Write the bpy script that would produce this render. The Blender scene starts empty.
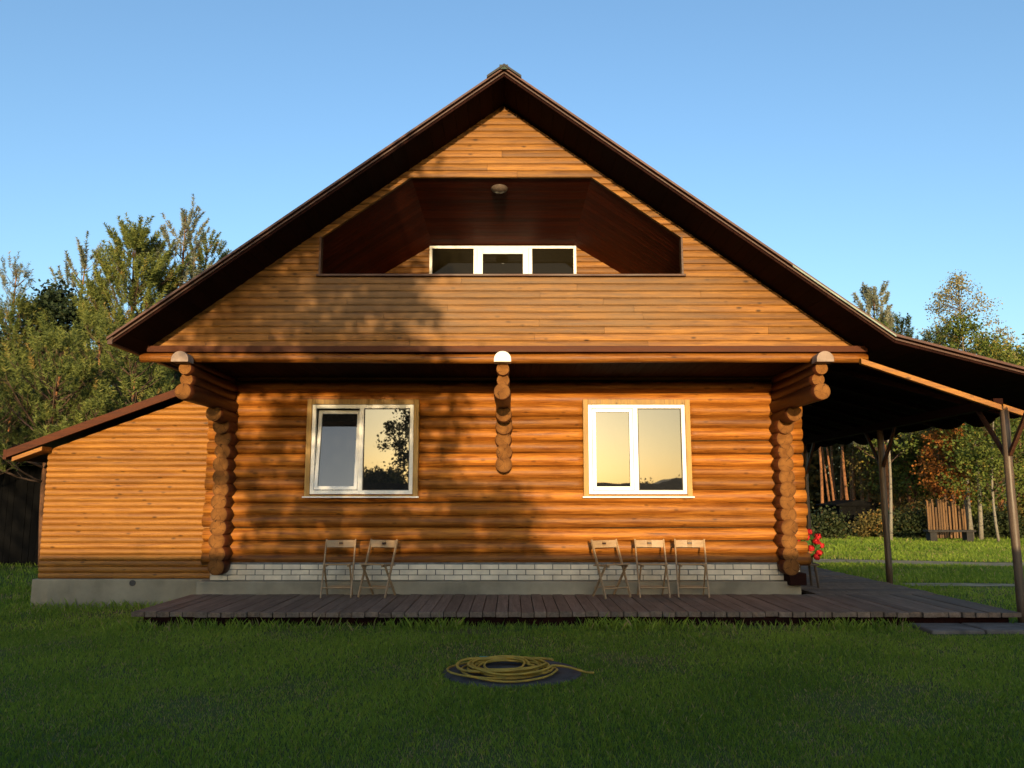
import bpy, math, random
import numpy as np
from mathutils import Vector, Matrix
R = math.radians
random.seed(7); rng = np.random.default_rng(11)
sc = bpy.context.scene
COL = sc.collection

# ------------------------------------------------------------------ camera
EYE = 1.5
cd = bpy.data.cameras.new('camera'); cam = bpy.data.objects.new('camera', cd); COL.objects.link(cam)
cam.location = (0, 0, EYE); cam.rotation_euler = (R(90 + 8.25), 0, 0)
cd.sensor_width = 36; cd.lens = 800 / 1024 * 36; cd.clip_start = .05; cd.clip_end = 3000
sc.camera = cam
# ------------------------------------------------------------------ world, sun, exposure
SUN_EL = 5.7
w = bpy.data.worlds.new('World'); sc.world = w; w.use_nodes = True
nt = w.node_tree; nt.nodes.clear()
sky = nt.nodes.new('ShaderNodeTexSky'); sky.sky_type = 'NISHITA'; sky.sun_disc = False
sky.sun_elevation = R(SUN_EL); sky.sun_rotation = R(180)
sky.air_density = 1.0; sky.dust_density = 1.8; sky.ozone_density = 2.5
bg = nt.nodes.new('ShaderNodeBackground'); bg.inputs[1].default_value = 0.13
wo = nt.nodes.new('ShaderNodeOutputWorld')
nt.links.new(sky.outputs[0], bg.inputs[0]); nt.links.new(bg.outputs[0], wo.inputs[0])
sd = bpy.data.lights.new('sun', 'SUN'); sun = bpy.data.objects.new('sun', sd); COL.objects.link(sun)
sd.energy = 2.0; sd.angle = R(0.5); sd.color = (1.0, .74, .42)
sun.rotation_euler = (R(90 - SUN_EL), 0, 0)          # shines towards +Y, straight at the front of the house
sc.view_settings.view_transform = 'Standard'; sc.view_settings.look = 'None'
sc.view_settings.gamma = 1; sc.view_settings.exposure = 1.72
sc.render.engine = 'CYCLES'; sc.cycles.use_denoising = True; sc.cycles.max_bounces = 6

# ------------------------------------------------------------------ materials
def new_mat(name):
    m = bpy.data.materials.new(name); m.use_nodes = True
    n = m.node_tree.nodes; n.clear()
    return m, m.node_tree
def node(t, kind, **kw):
    nd = t.nodes.new(kind)
    for k, v in kw.items(): setattr(nd, k, v)
    return nd
def mix(t, a, b, fac, mode='MIX'):
    m = node(t, 'ShaderNodeMix', data_type='RGBA', blend_type=mode)
    for sock, val in ((m.inputs[6], a), (m.inputs[7], b), (m.inputs[0], fac)):
        if hasattr(val, 'links'): t.links.new(val, sock)
        else: sock.default_value = val if not isinstance(val, tuple) else (*val[:3], 1)
    return m.outputs[2]
def ramp(t, src, lo, hi, a=0., b=1.):
    r = node(t, 'ShaderNodeMapRange'); r.clamp = True
    for i, v in enumerate((lo, hi, a, b)): r.inputs[i + 1].default_value = v
    t.links.new(src, r.inputs[0]); return r.outputs[0]
def noise(t, co, scale, detail=4, rough=.55, vec=None, dist=0.):
    if vec is not None:
        mp = node(t, 'ShaderNodeMapping'); mp.inputs['Scale'].default_value = vec
        t.links.new(co, mp.inputs[0]); co = mp.outputs[0]
    n = node(t, 'ShaderNodeTexNoise'); n.inputs['Scale'].default_value = scale
    n.inputs['Detail'].default_value = detail; n.inputs['Roughness'].default_value = rough
    n.inputs['Distortion'].default_value = dist
    t.links.new(co, n.inputs['Vector']); return n.outputs['Fac']
def finish(t, color, rough, bump=None, bstr=.3, bdist=.01, spec=.5, coat=0., metallic=0.):
    p = node(t, 'ShaderNodeBsdfPrincipled')
    if hasattr(color, 'links'): t.links.new(color, p.inputs['Base Color'])
    else: p.inputs['Base Color'].default_value = (*color, 1)
    if hasattr(rough, 'links'): t.links.new(rough, p.inputs['Roughness'])
    else: p.inputs['Roughness'].default_value = rough
    p.inputs['Specular IOR Level'].default_value = spec
    p.inputs['Coat Weight'].default_value = coat; p.inputs['Metallic'].default_value = metallic
    if bump is not None:
        b = node(t, 'ShaderNodeBump'); b.inputs['Strength'].default_value = bstr; b.inputs['Distance'].default_value = bdist
        t.links.new(bump, b.inputs['Height']); t.links.new(b.outputs[0], p.inputs['Normal'])
    o = node(t, 'ShaderNodeOutputMaterial'); t.links.new(p.outputs[0], o.inputs[0])
    return p
def attr(t, name='tint'):
    a = node(t, 'ShaderNodeAttribute'); a.attribute_name = name; return a.outputs['Fac']

def wood(name, dark, light, axis='x', rough=.5, knots=.5, tintamt=.35, spec=.4, bstr=.35, stain=None, coat=0., cracks=False, weather=None):
    m, t = new_mat(name)
    co = node(t, 'ShaderNodeTexCoord').outputs['Object']
    st = {'x': (.9, 16, 16), 'y': (16, .9, 16), 'z': (16, 16, .9)}[axis]
    tn = attr(t)
    # every board has its own grain: shift the lookup by its tint
    off = node(t, 'ShaderNodeVectorMath', operation='SCALE'); off.inputs[0].default_value = (13, 7, 11)
    t.links.new(tn, off.inputs['Scale'])
    ad = node(t, 'ShaderNodeVectorMath', operation='ADD'); t.links.new(co, ad.inputs[0]); t.links.new(off.outputs[0], ad.inputs[1])
    c = ad.outputs[0]
    g = noise(t, c, 1.6, 6, .62, st, .6)
    col = mix(t, dark, light, ramp(t, g, .34, .68))
    fine = noise(t, c, 5.5, 5, .7, (st[0] * .7, st[1], st[2]), .3)
    col = mix(t, col, tuple(v * .45 for v in dark), ramp(t, fine, .53, .72, 0, .7))
    wide = noise(t, co, 1.7, 5, .65, (1, 1, 1.6), .4)
    col = mix(t, col, tuple(v * .7 for v in dark), ramp(t, wide, .55, .75, 0, .4))
    blot = noise(t, c, 1.1, 3, .5, tuple(v / 3 + .5 for v in st))
    col = mix(t, col, tuple(v * .62 for v in dark), ramp(t, blot, .52, .78, 0, .55))
    if cracks:
        ck = noise(t, c, 2.2, 3, .5, tuple(v * (.55 if v < 2 else 2.2) for v in st), .8)
        col = mix(t, col, tuple(v * .12 for v in dark), ramp(t, ck, .655, .70, 0, .85))
    if knots:
        mp = node(t, 'ShaderNodeMapping'); mp.inputs['Scale'].default_value = {'x': (2.6, 6, 6), 'y': (6, 2.6, 6), 'z': (6, 6, 2.6)}[axis]
        t.links.new(c, mp.inputs[0])
        v = node(t, 'ShaderNodeTexVoronoi'); v.inputs['Scale'].default_value = 1.35
        t.links.new(mp.outputs[0], v.inputs['Vector'])
        k = ramp(t, v.outputs['Distance'], .07, .17, knots, 0)
        col = mix(t, col, tuple(x * .28 for x in dark), k)
    if tintamt:
        br = ramp(t, tn, 0, 1, 1 - tintamt, 1 + tintamt)
        mm = node(t, 'ShaderNodeVectorMath', operation='SCALE'); t.links.new(col, mm.inputs[0]); t.links.new(br, mm.inputs['Scale']); col = mm.outputs[0]
    if stain:
        s = noise(t, co, .55, 5, .6)
        col = mix(t, col, stain, ramp(t, s, .5, .72, 0, .6))
    if weather:
        sp = node(t, 'ShaderNodeSeparateXYZ'); t.links.new(co, sp.inputs[0])
        wn = noise(t, co, 1.3, 4, .6)
        def band(src, a, b, c_, d):
            u = node(t, 'ShaderNodeMath', operation='MULTIPLY'); t.links.new(ramp(t, src, a, b), u.inputs[0]); t.links.new(ramp(t, src, c_, d, 1, 0), u.inputs[1]); return u.outputs[0]
        mk = node(t, 'ShaderNodeMath', operation='MULTIPLY'); t.links.new(band(sp.outputs['Z'], 3.62, 3.78, 4.42, 4.47), mk.inputs[0]); t.links.new(band(sp.outputs['X'], -3.6, -2.2, 2.0, 3.2), mk.inputs[1])
        m2 = node(t, 'ShaderNodeMath', operation='MULTIPLY'); t.links.new(mk.outputs[0], m2.inputs[0]); t.links.new(ramp(t, wn, .3, .6, .35, .85), m2.inputs[1])
        col = mix(t, col, mix(t, tuple(v * .55 for v in weather), weather, ramp(t, g, .36, .64)), m2.outputs[0])
    rr = ramp(t, g, .3, .7, rough - .08, rough + .12)
    finish(t, col, rr, g, bstr, .006, spec, coat)
    return m
def plain(name, c, rough=.6, var=.25, scale=6., bstr=.15, spec=.4, c2=None, metallic=0.):
    m, t = new_mat(name)
    co = node(t, 'ShaderNodeTexCoord').outputs['Object']
    n = noise(t, co, scale, 6, .6); n2 = noise(t, co, scale * 6, 4, .6)
    a = tuple(v * (1 - var) for v in c); b = c2 or tuple(min(1, v * (1 + var)) for v in c)
    col = mix(t, a, b, ramp(t, n, .32, .7))
    finish(t, col, ramp(t, n2, .3, .7, max(0.02, rough - .1), min(1, rough + .1)), n2, bstr, .006, spec, metallic=metallic)
    return m
def foliage(name, ca, cb, cc=None, trans=.25, rough=.65):
    m, t = new_mat(name)
    tn = attr(t)
    col = mix(t, ca, cb, ramp(t, tn, 0, .75))
    if cc: col = mix(t, col, cc, ramp(t, tn, .86, 1.0))
    p = node(t, 'ShaderNodeBsdfPrincipled'); t.links.new(col, p.inputs['Base Color'])
    p.inputs['Roughness'].default_value = rough; p.inputs['Specular IOR Level'].default_value = .25
    tr = node(t, 'ShaderNodeBsdfTranslucent'); t.links.new(col, tr.inputs[0])
    ms = node(t, 'ShaderNodeMixShader'); ms.inputs[0].default_value = trans
    t.links.new(p.outputs[0], ms.inputs[1]); t.links.new(tr.outputs[0], ms.inputs[2])
    o = node(t, 'ShaderNodeOutputMaterial'); t.links.new(ms.outputs[0], o.inputs[0])
    return m
def glass(name, ior=2.0, tint=(.015, .016, .018)):
    m, t = new_mat(name)
    co = node(t, 'ShaderNodeTexCoord').outputs['Object']
    n = noise(t, co, 2.2, 2, .4)
    p = finish(t, tint, .015, n, .06, .01)
    p.inputs['IOR'].default_value = ior; p.inputs['Specular Tint'].default_value = (.80, .90, 1, 1)
    return m

LOG = wood('log_wood', (.165, .046, .006), (.41, .158, .021), 'x', .5, .6, .38, cracks=True, spec=.25, bstr=.8)
LOGY_SHADE = wood('log_wood_along_shaded', (.045, .010, .003), (.095, .026, .006), 'y', .5, .4, .2, spec=.25, bstr=.5)  # darker copy of the front log wood: side-face shade put into the colour
def log_end():
    m, t = new_mat('log_end_wood')
    co = node(t, 'ShaderNodeTexCoord').outputs['Object']
    ct = node(t, 'ShaderNodeAttribute'); ct.attribute_name = 'ctr'
    d = node(t, 'ShaderNodeVectorMath', operation='SUBTRACT'); t.links.new(co, d.inputs[0]); t.links.new(ct.outputs['Vector'], d.inputs[1])
    ln = node(t, 'ShaderNodeVectorMath', operation='LENGTH'); t.links.new(d.outputs[0], ln.inputs[0])
    nz = noise(t, co, 9, 4, .6)
    def mth(op, a, b):
        u = node(t, 'ShaderNodeMath', operation=op)
        for i, v in enumerate((a, b)):
            if hasattr(v, 'links'): t.links.new(v, u.inputs[i])
            elif v is not None: u.inputs[i].default_value = v
        return u.outputs[0]
    rg = mth('SINE', mth('ADD', mth('MULTIPLY', ln.outputs['Value'], 330.), mth('MULTIPLY', nz, 14.)), None)
    col = mix(t, (.125, .048, .010), (.25, .108, .026), ramp(t, nz, .3, .7))
    col = mix(t, col, (.085, .032, .008), ramp(t, rg, .1, 1, 0, .5))
    col = mix(t, col, (.07, .026, .007), ramp(t, ln.outputs['Value'], .075, .125, 0, .7))      # weathered rim of the cut
    sp = node(t, 'ShaderNodeSeparateXYZ'); t.links.new(d.outputs[0], sp.inputs[0])
    an = mth('ARCTAN2', sp.outputs['Z'], sp.outputs['X'])
    ck = mth('ABSOLUTE', mth('SINE', mth('ADD', mth('MULTIPLY', an, 1.5), mth('MULTIPLY', noise(t, co, 4, 3, .5), 9.)), None), None)
    col = mix(t, col, (.02, .008, .003), ramp(t, ck, .03, .10, .85, 0))
    finish(t, col, .8, nz, .8, .006, .15)
    return m
LOGEND = log_end()
CLAD = wood('cladding_wood', (.130, .048, .008), (.33, .150, .030), 'x', .55, .9, .26, weather=(.215, .120, .048), spec=.25, bstr=.4)
SIDING = wood('siding_wood', (.20, .072, .009), (.36, .155, .021), 'x', .55, .8, .16, bstr=.35)
TRIM = wood('trim_wood', (.28, .15, .033), (.43, .26, .075), 'z', .55, .7, .15)
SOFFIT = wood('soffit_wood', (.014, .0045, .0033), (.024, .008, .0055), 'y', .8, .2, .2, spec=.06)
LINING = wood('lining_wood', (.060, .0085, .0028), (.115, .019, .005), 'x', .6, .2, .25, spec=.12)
BROWN = wood('brown_painted_wood', (.045, .018, .010), (.075, .030, .016), 'x', .5, .1, .2)
REDBROWN = wood('redbrown_painted_wood', (.060, .017, .006), (.095, .028, .010), 'x', .6, .1, .2, spec=.15)
DECKW = wood('deck_wood', (.125, .088, .062), (.225, .165, .120), 'y', .75, .4, .16, spec=.15)
POSTW = wood('post_wood', (.065, .043, .028), (.125, .085, .055), 'z', .45, .2, .15)
CHAIRW = wood('chair_wood', (.28, .175, .085), (.40, .26, .13), 'x', .45, .2, .1)
PLANKW = wood('weathered_plank', (.085, .042, .014), (.17, .088, .03), 'z', .7, .4, .3)
ROOFM = plain('roof_metal', (.075, .026, .014), .45, .3, 3, .1)
ROOFD = plain('ridge_metal', (.008, .008, .009), .5, .3, 5, .1)
FLASH = plain('flashing_metal', (.22, .27, .22), .4, .3, 4, .1)
WHITE = plain('white_pvc', (.78, .78, .75), .3, .05, 3, .03, .5)
WHITEP = plain('white_painted_end', (.70, .67, .60), .5, .1, 8, .2)
GREYP = plain('grey_weathered_end', (.27, .20, .16), .8, .25, 10, .3)
GREENM = plain('green_tin', (.02, .045, .03), .6, .3, 5, .1)
CONC = plain('concrete', (.26, .225, .155), .85, .3, 1.6, .5, .2)
BRICK = plain('silicate_brick', (.66, .575, .43), .8, .22, 3.5, .5, .2)
MORTAR = plain('mortar', (.16, .155, .145), .9, .3, 9, .6, .2)
BLACK = plain('black_plastic', (.075, .068, .060), .9, .3, 9, .2, .15)
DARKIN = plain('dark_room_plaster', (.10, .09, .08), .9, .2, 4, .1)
HOSE = plain('yellow_hose', (.40, .25, .03), .5, .25, 12, .1)
TEAL = plain('teal_fitting', (.03, .25, .2), .4, .2, 12, .05)
PAVE = plain('paving_stone', (.12, .105, .09), .85, .35, 5, .8, .25)
SAND = plain('sandy_path', (.30, .24, .14), .95, .35, 3, .8, .1)
TERRA = plain('terracotta', (.45, .17, .07), .7, .25, 9, .3)
METALG = plain('grey_steel', (.35, .36, .36), .4, .2, 8, .1, metallic=.6)
GLASS = glass('window_glass', 1.8)
GLASSD = glass('loggia_glass', 1.16, (.010, .008, .004))
LAMPG = plain('lamp_glass', (.12, .09, .075), .3, .1, 4, .03)
CAULK = plain('jute_caulking', (.045, .026, .012), .95, .4, 12, .8, .1)
SOIL = plain('bare_soil', (.10, .075, .05), .95, .4, 8, .8, .1)
BARK = plain('bark', (.10, .065, .045), .9, .4, 8, .9, .15)
PINEB = plain('pine_bark', (.24, .11, .05), .9, .4, 6, .9, .15)
DARKW = plain('dark_shade_boards', (.006, .006, .006), .9, .3, 4, .3, .05)  # near black; on the left shed this colour carries the gap's shade
SEATF = plain('grey_timber', (.02, .018, .016), .8, .3, 8, .4)
def birch_bark():
    m, t = new_mat('birch_bark')
    co = node(t, 'ShaderNodeTexCoord').outputs['Object']
    n = noise(t, co, 2.2, 5, .65, (2, 2, 7))
    finish(t, mix(t, (.19, .17, .13), (.05, .045, .04), ramp(t, n, .55, .64)), .8, n, .5, .01)
    return m
BIRCH = birch_bark()
def ground_mat():
    m, t = new_mat('lawn_ground')
    co = node(t, 'ShaderNodeTexCoord').outputs['Object']
    a = noise(t, co, .7, 6, .6); b = noise(t, co, 14, 5, .6)
    col = mix(t, (.050, .072, .016), (.080, .105, .022), ramp(t, b, .3, .7))
    col = mix(t, col, (.11, .085, .045), ramp(t, a, .54, .70, 0, .8))
    finish(t, col, .9, b, .7, .03, .15)
    return m
LAWN = ground_mat()
GRASS = foliage('grass_blades', (.125, .215, .020), (.285, .380, .042), (.38, .30, .12), .42, .6)
NEEDLE = foliage('pine_needles', (.060, .095, .022), (.150, .165, .036), (.24, .19, .05), .2)
NEEDLEY = foliage('yellow_pine_needles', (.078, .108, .026), (.195, .222, .052), (.28, .21, .06), .25)
NEEDLEG = foliage('grey_pine_needles', (.12, .14, .09), (.24, .25, .17), (.30, .26, .17), .2)
NEEDLED = foliage('dark_spruce_needles', (.010, .020, .008), (.025, .042, .014), (.04, .05, .02), .1)
LEAFG = foliage('green_leaves', (.055, .095, .016), (.150, .175, .032), (.28, .22, .04), .3)
LEAFD = foliage('dark_undergrowth_leaves', (.016, .026, .008), (.042, .055, .016), (.08, .06, .02), .2)
LEAFB = foliage('birch_leaves', (.19, .175, .065), (.36, .30, .12), (.42, .32, .10), .35)
LEAFO = foliage('autumn_leaves', (.22, .075, .018), (.42, .16, .03), (.5, .27, .05), .3)
LEAFM = foliage('mixed_autumn_leaves', (.085, .075, .022), (.22, .165, .045), (.40, .19, .04), .3)
LEAFGER = foliage('geranium_leaves', (.03, .09, .015), (.08, .17, .03), None, .3)
PETAL = foliage('red_petals', (.42, .010, .012), (.62, .030, .035), None, .2)

# ------------------------------------------------------------------ mesh builder
class MB:
    def __init__(s): s.v = []; s.f = []; s.m = []; s.t = []; s.s = []; s.c = {}
    def face(s, idx, mi=0, t=.5, sm=False): s.f.append(tuple(idx)); s.m.append(mi); s.t.append(t); s.s.append(sm)
    def poly(s, pts, mi=0, t=.5):
        b = len(s.v); s.v += [tuple(p) for p in pts]; s.face(range(b, b + len(pts)), mi, t)
    def box(s, x0, x1, y0, y1, z0, z1, mi=0, t=None, M=None):
        t = random.random() if t is None else t
        b = len(s.v)
        P = [(x0, y0, z0), (x1, y0, z0), (x1, y1, z0), (x0, y1, z0), (x0, y0, z1), (x1, y0, z1), (x1, y1, z1), (x0, y1, z1)]
        s.v += [tuple(M @ Vector(p)) if M else p for p in P]
        for q in ((3, 2, 1, 0), (4, 5, 6, 7), (0, 1, 5, 4), (1, 2, 6, 5), (2, 3, 7, 6), (3, 0, 4, 7)):
            s.face([b + i for i in q], mi, t)
    def prism(s, poly, axis, a0, a1, mi=0, t=None, caps=(True, True)):
        """poly = 2D points; axis 'y': (x,z) swept along y; 'x': (y,z) along x; 'z': (x,y) along z"""
        t = random.random() if t is None else t
        put = {'y': lambda p, a: (p[0], a, p[1]), 'x': lambda p, a: (a, p[0], p[1]), 'z': lambda p, a: (p[0], p[1], a)}[axis]
        n = len(poly); b = len(s.v)
        s.v += [put(p, a0) for p in poly] + [put(p, a1) for p in poly]
        for i in range(n):
            j = (i + 1) % n; s.face((b + i, b + j, b + n + j, b + n + i), mi, t)
        if caps[0]: s.face([b + i for i in range(n)][::-1], mi, t)
        if caps[1]: s.face([b + n + i for i in range(n)], mi, t)
    def bar(s, a, b, wx, wy, mi=0, t=None, up=(0, 0, 1)):
        a, b = Vector(a), Vector(b); d = (b - a).normalized(); u = Vector(up)
        x = d.cross(u); x = x.normalized() if x.length > 1e-4 else Vector((1, 0, 0)); y = x.cross(d)
        t = random.random() if t is None else t
        k = len(s.v)
        for p in (a, b):
            for sx, sy in ((-1, -1), (1, -1), (1, 1), (-1, 1)):
                s.v.append(tuple(p + x * sx * wx / 2 + y * sy * wy / 2))
        for q in ((0, 1, 2, 3), (7, 6, 5, 4), (0, 4, 5, 1), (1, 5, 6, 2), (2, 6, 7, 3), (3, 7, 4, 0)): s.face([k + i for i in q], mi, t)
    def tube(s, pts, rad, seg=10, mi=0, t=None, cap=(None, None), closed=False, wob=0., ph=0.):
        t = random.random() if t is None else t
        pts = [Vector(p) for p in pts]; n = len(pts)
        if not hasattr(rad, '__len__'): rad = [rad] * n
        b = len(s.v); prev = None
        for i, p in enumerate(pts):
            if closed: d = pts[(i + 1) % n] - pts[i - 1]
            else: d = pts[min(i + 1, n - 1)] - pts[max(i - 1, 0)]
            d.normalize()
            if prev is None:
                ref = Vector((0, 0, 1)) if abs(d.z) < .9 else Vector((1, 0, 0))
                x = d.cross(ref).normalized()
            else:
                x = prev - d * prev.dot(d); x.normalize()
            prev = x; y = d.cross(x)
            for k in range(seg):
                a = 2 * math.pi * k / seg
                r = rad[i] * (1 + (wob * (math.sin(3 * a + ph + i * 1.7) * .4 + math.sin(i * 2.399 + ph * 5 + 2 * a)) if wob else 0))
                s.v.append(tuple(p + x * math.cos(a) * r + y * math.sin(a) * r))
        m = n if closed else n - 1
        for i in range(m):
            j = (i + 1) % n
            for k in range(seg):
                l = (k + 1) % seg
                s.face((b + i * seg + k, b + i * seg + l, b + j * seg + l, b + j * seg + k), mi, t, True)
        if not closed:
            for e, base in ((0, b), (1, b + (n - 1) * seg)):
                c = cap[e] if cap[e] is not None else mi
                idx = [base + k for k in range(seg)]
                s.c[len(s.f)] = pts[0] if e == 0 else pts[-1]
                s.face(idx[::-1] if e == 0 else idx, c, t)
    def lathe(s, prof, c, seg=20, mi=0, t=.5):
        b = len(s.v)
        for r, z in prof:
            for k in range(seg):
                a = 2 * math.pi * k / seg; s.v.append((c[0] + r * math.cos(a), c[1] + r * math.sin(a), c[2] + z))
        for i in range(len(prof) - 1):
            for k in range(seg):
                l = (k + 1) % seg; s.face((b + i * seg + k, b + i * seg + l, b + (i + 1) * seg + l, b + (i + 1) * seg + k), mi, t, True)
    def build(s, name, mats, parent=None, org=None, bevel=0.):
        me = bpy.data.meshes.new(name)
        if org is None: org = world_loc(parent) if parent else Vector((0, 0, 0))
        me.from_pydata([(x - org[0], y - org[1], z - org[2]) for x, y, z in s.v], [], s.f)
        for m in (mats if isinstance(mats, (list, tuple)) else [mats]): me.materials.append(m)
        me.polygons.foreach_set('material_index', s.m); me.polygons.foreach_set('use_smooth', s.s)
        a = me.attributes.new('tint', 'FLOAT', 'FACE'); a.data.foreach_set('value', s.t)
        if s.c:
            ca = me.attributes.new('ctr', 'FLOAT_VECTOR', 'FACE')
            for i, p in s.c.items(): ca.data[i].vector = (p[0] - org[0], p[1] - org[1], p[2] - org[2])
        me.update()
        o = bpy.data.objects.new(name, me); COL.objects.link(o)
        if parent: o.parent = parent
        else: o.location = org
        if bevel:
            bm = o.modifiers.new('bevel', 'BEVEL'); bm.width = bevel; bm.segments = 2; bm.limit_method = 'ANGLE'; bm.angle_limit = R(50)
        return o
def world_loc(o):
    v = Vector((0, 0, 0))
    while o: v += o.location; o = o.parent
    return v
def tag(o, label=None, cat=None, group=None, kind=None):
    if label: o['label'] = label
    if cat: o['category'] = cat
    if group: o['group'] = group
    if kind: o['kind'] = kind
    return o
def empty(name, loc, label=None, cat=None, group=None):
    o = bpy.data.objects.new(name, None); COL.objects.link(o); o.location = loc; o.empty_display_size = .2
    return tag(o, label, cat, group)
def copy_tree(o, parent=None):
    c = o.copy(); COL.objects.link(c)
    if parent: c.parent = parent
    for ch in list(o.children): copy_tree(ch, c)
    return c
def soup(name, V, nper, tint, mat, parent=None, smooth=False):
    """numpy polygon soup: V (N, nper, 3) in the parent's local space"""
    N = len(V); me = bpy.data.meshes.new(name)
    me.vertices.add(N * nper); me.vertices.foreach_set('co', np.ascontiguousarray(V, dtype=np.float32).ravel())
    me.loops.add(N * nper); me.loops.foreach_set('vertex_index', np.arange(N * nper, dtype=np.int32))
    me.polygons.add(N)
    me.polygons.foreach_set('loop_start', np.arange(0, N * nper, nper, dtype=np.int32))
    try: me.polygons.foreach_set('loop_total', np.full(N, nper, dtype=np.int32))
    except Exception: pass
    me.materials.append(mat)
    a = me.attributes.new('tint', 'FLOAT', 'FACE'); a.data.foreach_set('value', np.asarray(tint, dtype=np.float32))
    me.update(calc_edges=True); me.validate()
    o = bpy.data.objects.new(name, me); COL.objects.link(o)
    if parent: o.parent = parent
    return o

# ------------------------------------------------------------------ the setting
def gz(x, y):
    """lawn height: flat, dipping a little beside the annex"""
    s = np.clip((-np.asarray(x, dtype=float) - 3.8) / 2.6, 0, 1); s = s * s * (3 - 2 * s)
    f = np.clip((np.asarray(y, dtype=float) - 7) / 3, 0, 1)
    return -.10 * s * f + .012 * np.sin(np.asarray(x) * 1.7 + .6) * np.sin(np.asarray(y) * 1.3) * np.clip(3 - abs(np.asarray(y) - 6.5), 0, 1)
xs = np.concatenate([[-900, -300, -120, -60, -35], np.arange(-25, 25.01, .5), [35, 60, 120, 300, 900]])
ys = np.concatenate([[-900, -300, -120, -60, -30, -12, -4], np.arange(-1, 34.01, .5), [45, 70, 140, 300, 900]])
g = MB()
for y in ys:
    for x in xs: g.v.append((x, y, float(gz(x, y))))
nx = len(xs)
for j in range(len(ys) - 1):
    for i in range(nx - 1): g.face((j * nx + i, j * nx + i + 1, (j + 1) * nx + i + 1, (j + 1) * nx + i), 0, .5, True)
tag(g.build('ground', LAWN), 'dark green lawn in front of and around the log house', kind='structure')

p = MB()                                                                        # sandy footpaths over the far lawn
def strip(mb, pts, wd, z):
    for i in range(len(pts) - 1):
        (x0, y0), (x1, y1) = pts[i], pts[i + 1]
        w0 = wd * (1 + .2 * math.sin(i * 2.1)); w1 = wd * (1 + .2 * math.sin(i * 2.1 + 2.1))
        mb.poly([(x0, y0 - w0 / 2, z), (x1, y1 - w1 / 2, z), (x1, y1 + w1 / 2, z), (x0, y0 + w0 / 2, z)])
strip(p, [(6.2 + i * 1.0, 20.6 - i * .27 + .1 * math.sin(i)) for i in range(24)], 1.3, .012)
strip(p, [(7.0 + i * 1.0, 14.6 - i * .06 + .05 * math.sin(i * 1.3)) for i in range(16)], .5, .012)
tag(p.build('path', SAND), 'narrow sandy footpaths crossing the lawn right of the house', kind='structure')
p = MB()                                                                        # low stone apron by the right end of the deck
for i in range(9):
    x = 4.75 + i * .62; f = 9.35 + .12 * math.sin(i * 1.9) - .12 * i * .5 - (.05 if i % 2 else 0)
    p.box(x, x + .605, f, 9.9, -.05, .045 + random.uniform(-.006, .006))
tag(p.build('pavement', PAVE, bevel=.02), 'low grey paving slabs along the right end of the deck', kind='structure')

# ------------------------------------------------------------------ grass
def blades(x, y, h, wd, lean):
    n = len(x); z = gz(x, y)
    a = rng.uniform(0, 2 * np.pi, n); l = rng.uniform(0, 2 * np.pi, n)
    dx, dy = np.cos(a) * wd / 2, np.sin(a) * wd / 2
    lx, ly = np.cos(l) * lean * h, np.sin(l) * lean * h
    V = np.zeros((n, 4, 3))
    V[:, 0] = np.stack([x - dx, y - dy, z - .005], 1); V[:, 1] = np.stack([x + dx, y + dy, z - .005], 1)
    V[:, 2] = np.stack([x + dx * .6 + lx * .45, y + dy * .6 + ly * .45, z + h * .62], 1)
    V[:, 3] = np.stack([x + lx, y + ly, z + h], 1)
    return V
def wear(x, y):
    return (np.sin(x * 1.1 + 1.3) * np.sin(y * 1.7 + .4) + .6 * np.sin(x * 2.7 - y * 1.9) + .4 * np.sin(x * 5.1 + y * 4.3) + .3 * np.sin(x * 9.7 - y * 11)) / 2.3
def sow(x0, x1, y0, y1, dens, hmin, hmax, wd, keep=None):
    n = int((x1 - x0) * (y1 - y0) * dens)
    x = rng.uniform(x0, x1, n); y = rng.uniform(y0, y1, n)
    k = abs(x) < .70 * y + 1.6
    if keep is not None: k &= keep(x, y)
    wv = wear(x, y)
    k &= rng.random(n) < np.clip(1.05 - 1.1 * np.clip(wv - .12, 0, 1), .25, 1)
    x, y, wv = x[k], y[k], wv[k]; n = len(x)
    h = rng.uniform(hmin, hmax, n) * (1 - .35 * np.clip(wv, -.4, .8)) * np.where(rng.random(n) < .04, 1.5, 1)
    V = blades(x, y, h, wd * rng.uniform(.7, 1.3, n), rng.uniform(.1, .9, n))
    t = np.clip(rng.normal(.42, .24, n) + .14 * np.sin(x * .9 + y * .5) + .12 * np.sin(x * 3.1 - y * 2.2), 0, .85)
    t = np.clip(t - .22 * np.clip(np.sin(x * 1.3 + 2.1 * np.sin(y * .8)) * np.sin(y * 1.9 + x * .6), 0, 1), 0, .85)
    t = np.where(rng.random(n) < .04 + .34 * np.clip(wv - .05, 0, 1), 1.0, t)
    return V, t
nodeck = lambda x, y: ~((x > -4.5) & (x < 6.15) & (y > 9.86)) & ~((x > 4.7) & (y > 9.2) & (y < 9.9)) & ((x - .0) ** 2 + (y - 7.32) ** 2 > .62 ** 2) \
    & ~((x < -4.3) & (x > -7.25) & (y > 12.1) & (y < 20.5)) & ~((abs(y - (20.6 - (x - 6.2) * .27)) < .85) & (x > 6.2)) & ~((abs(y - 14.6 + (x - 7) * .06) < .32) & (x > 7)) \
    & ~((abs(x - .1) < 4 * rng.random(len(x))) & (y > 9.45 + .25 * np.sin(x * 3)) & (y < 9.9) & (rng.random(len(x)) < .8))
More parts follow.
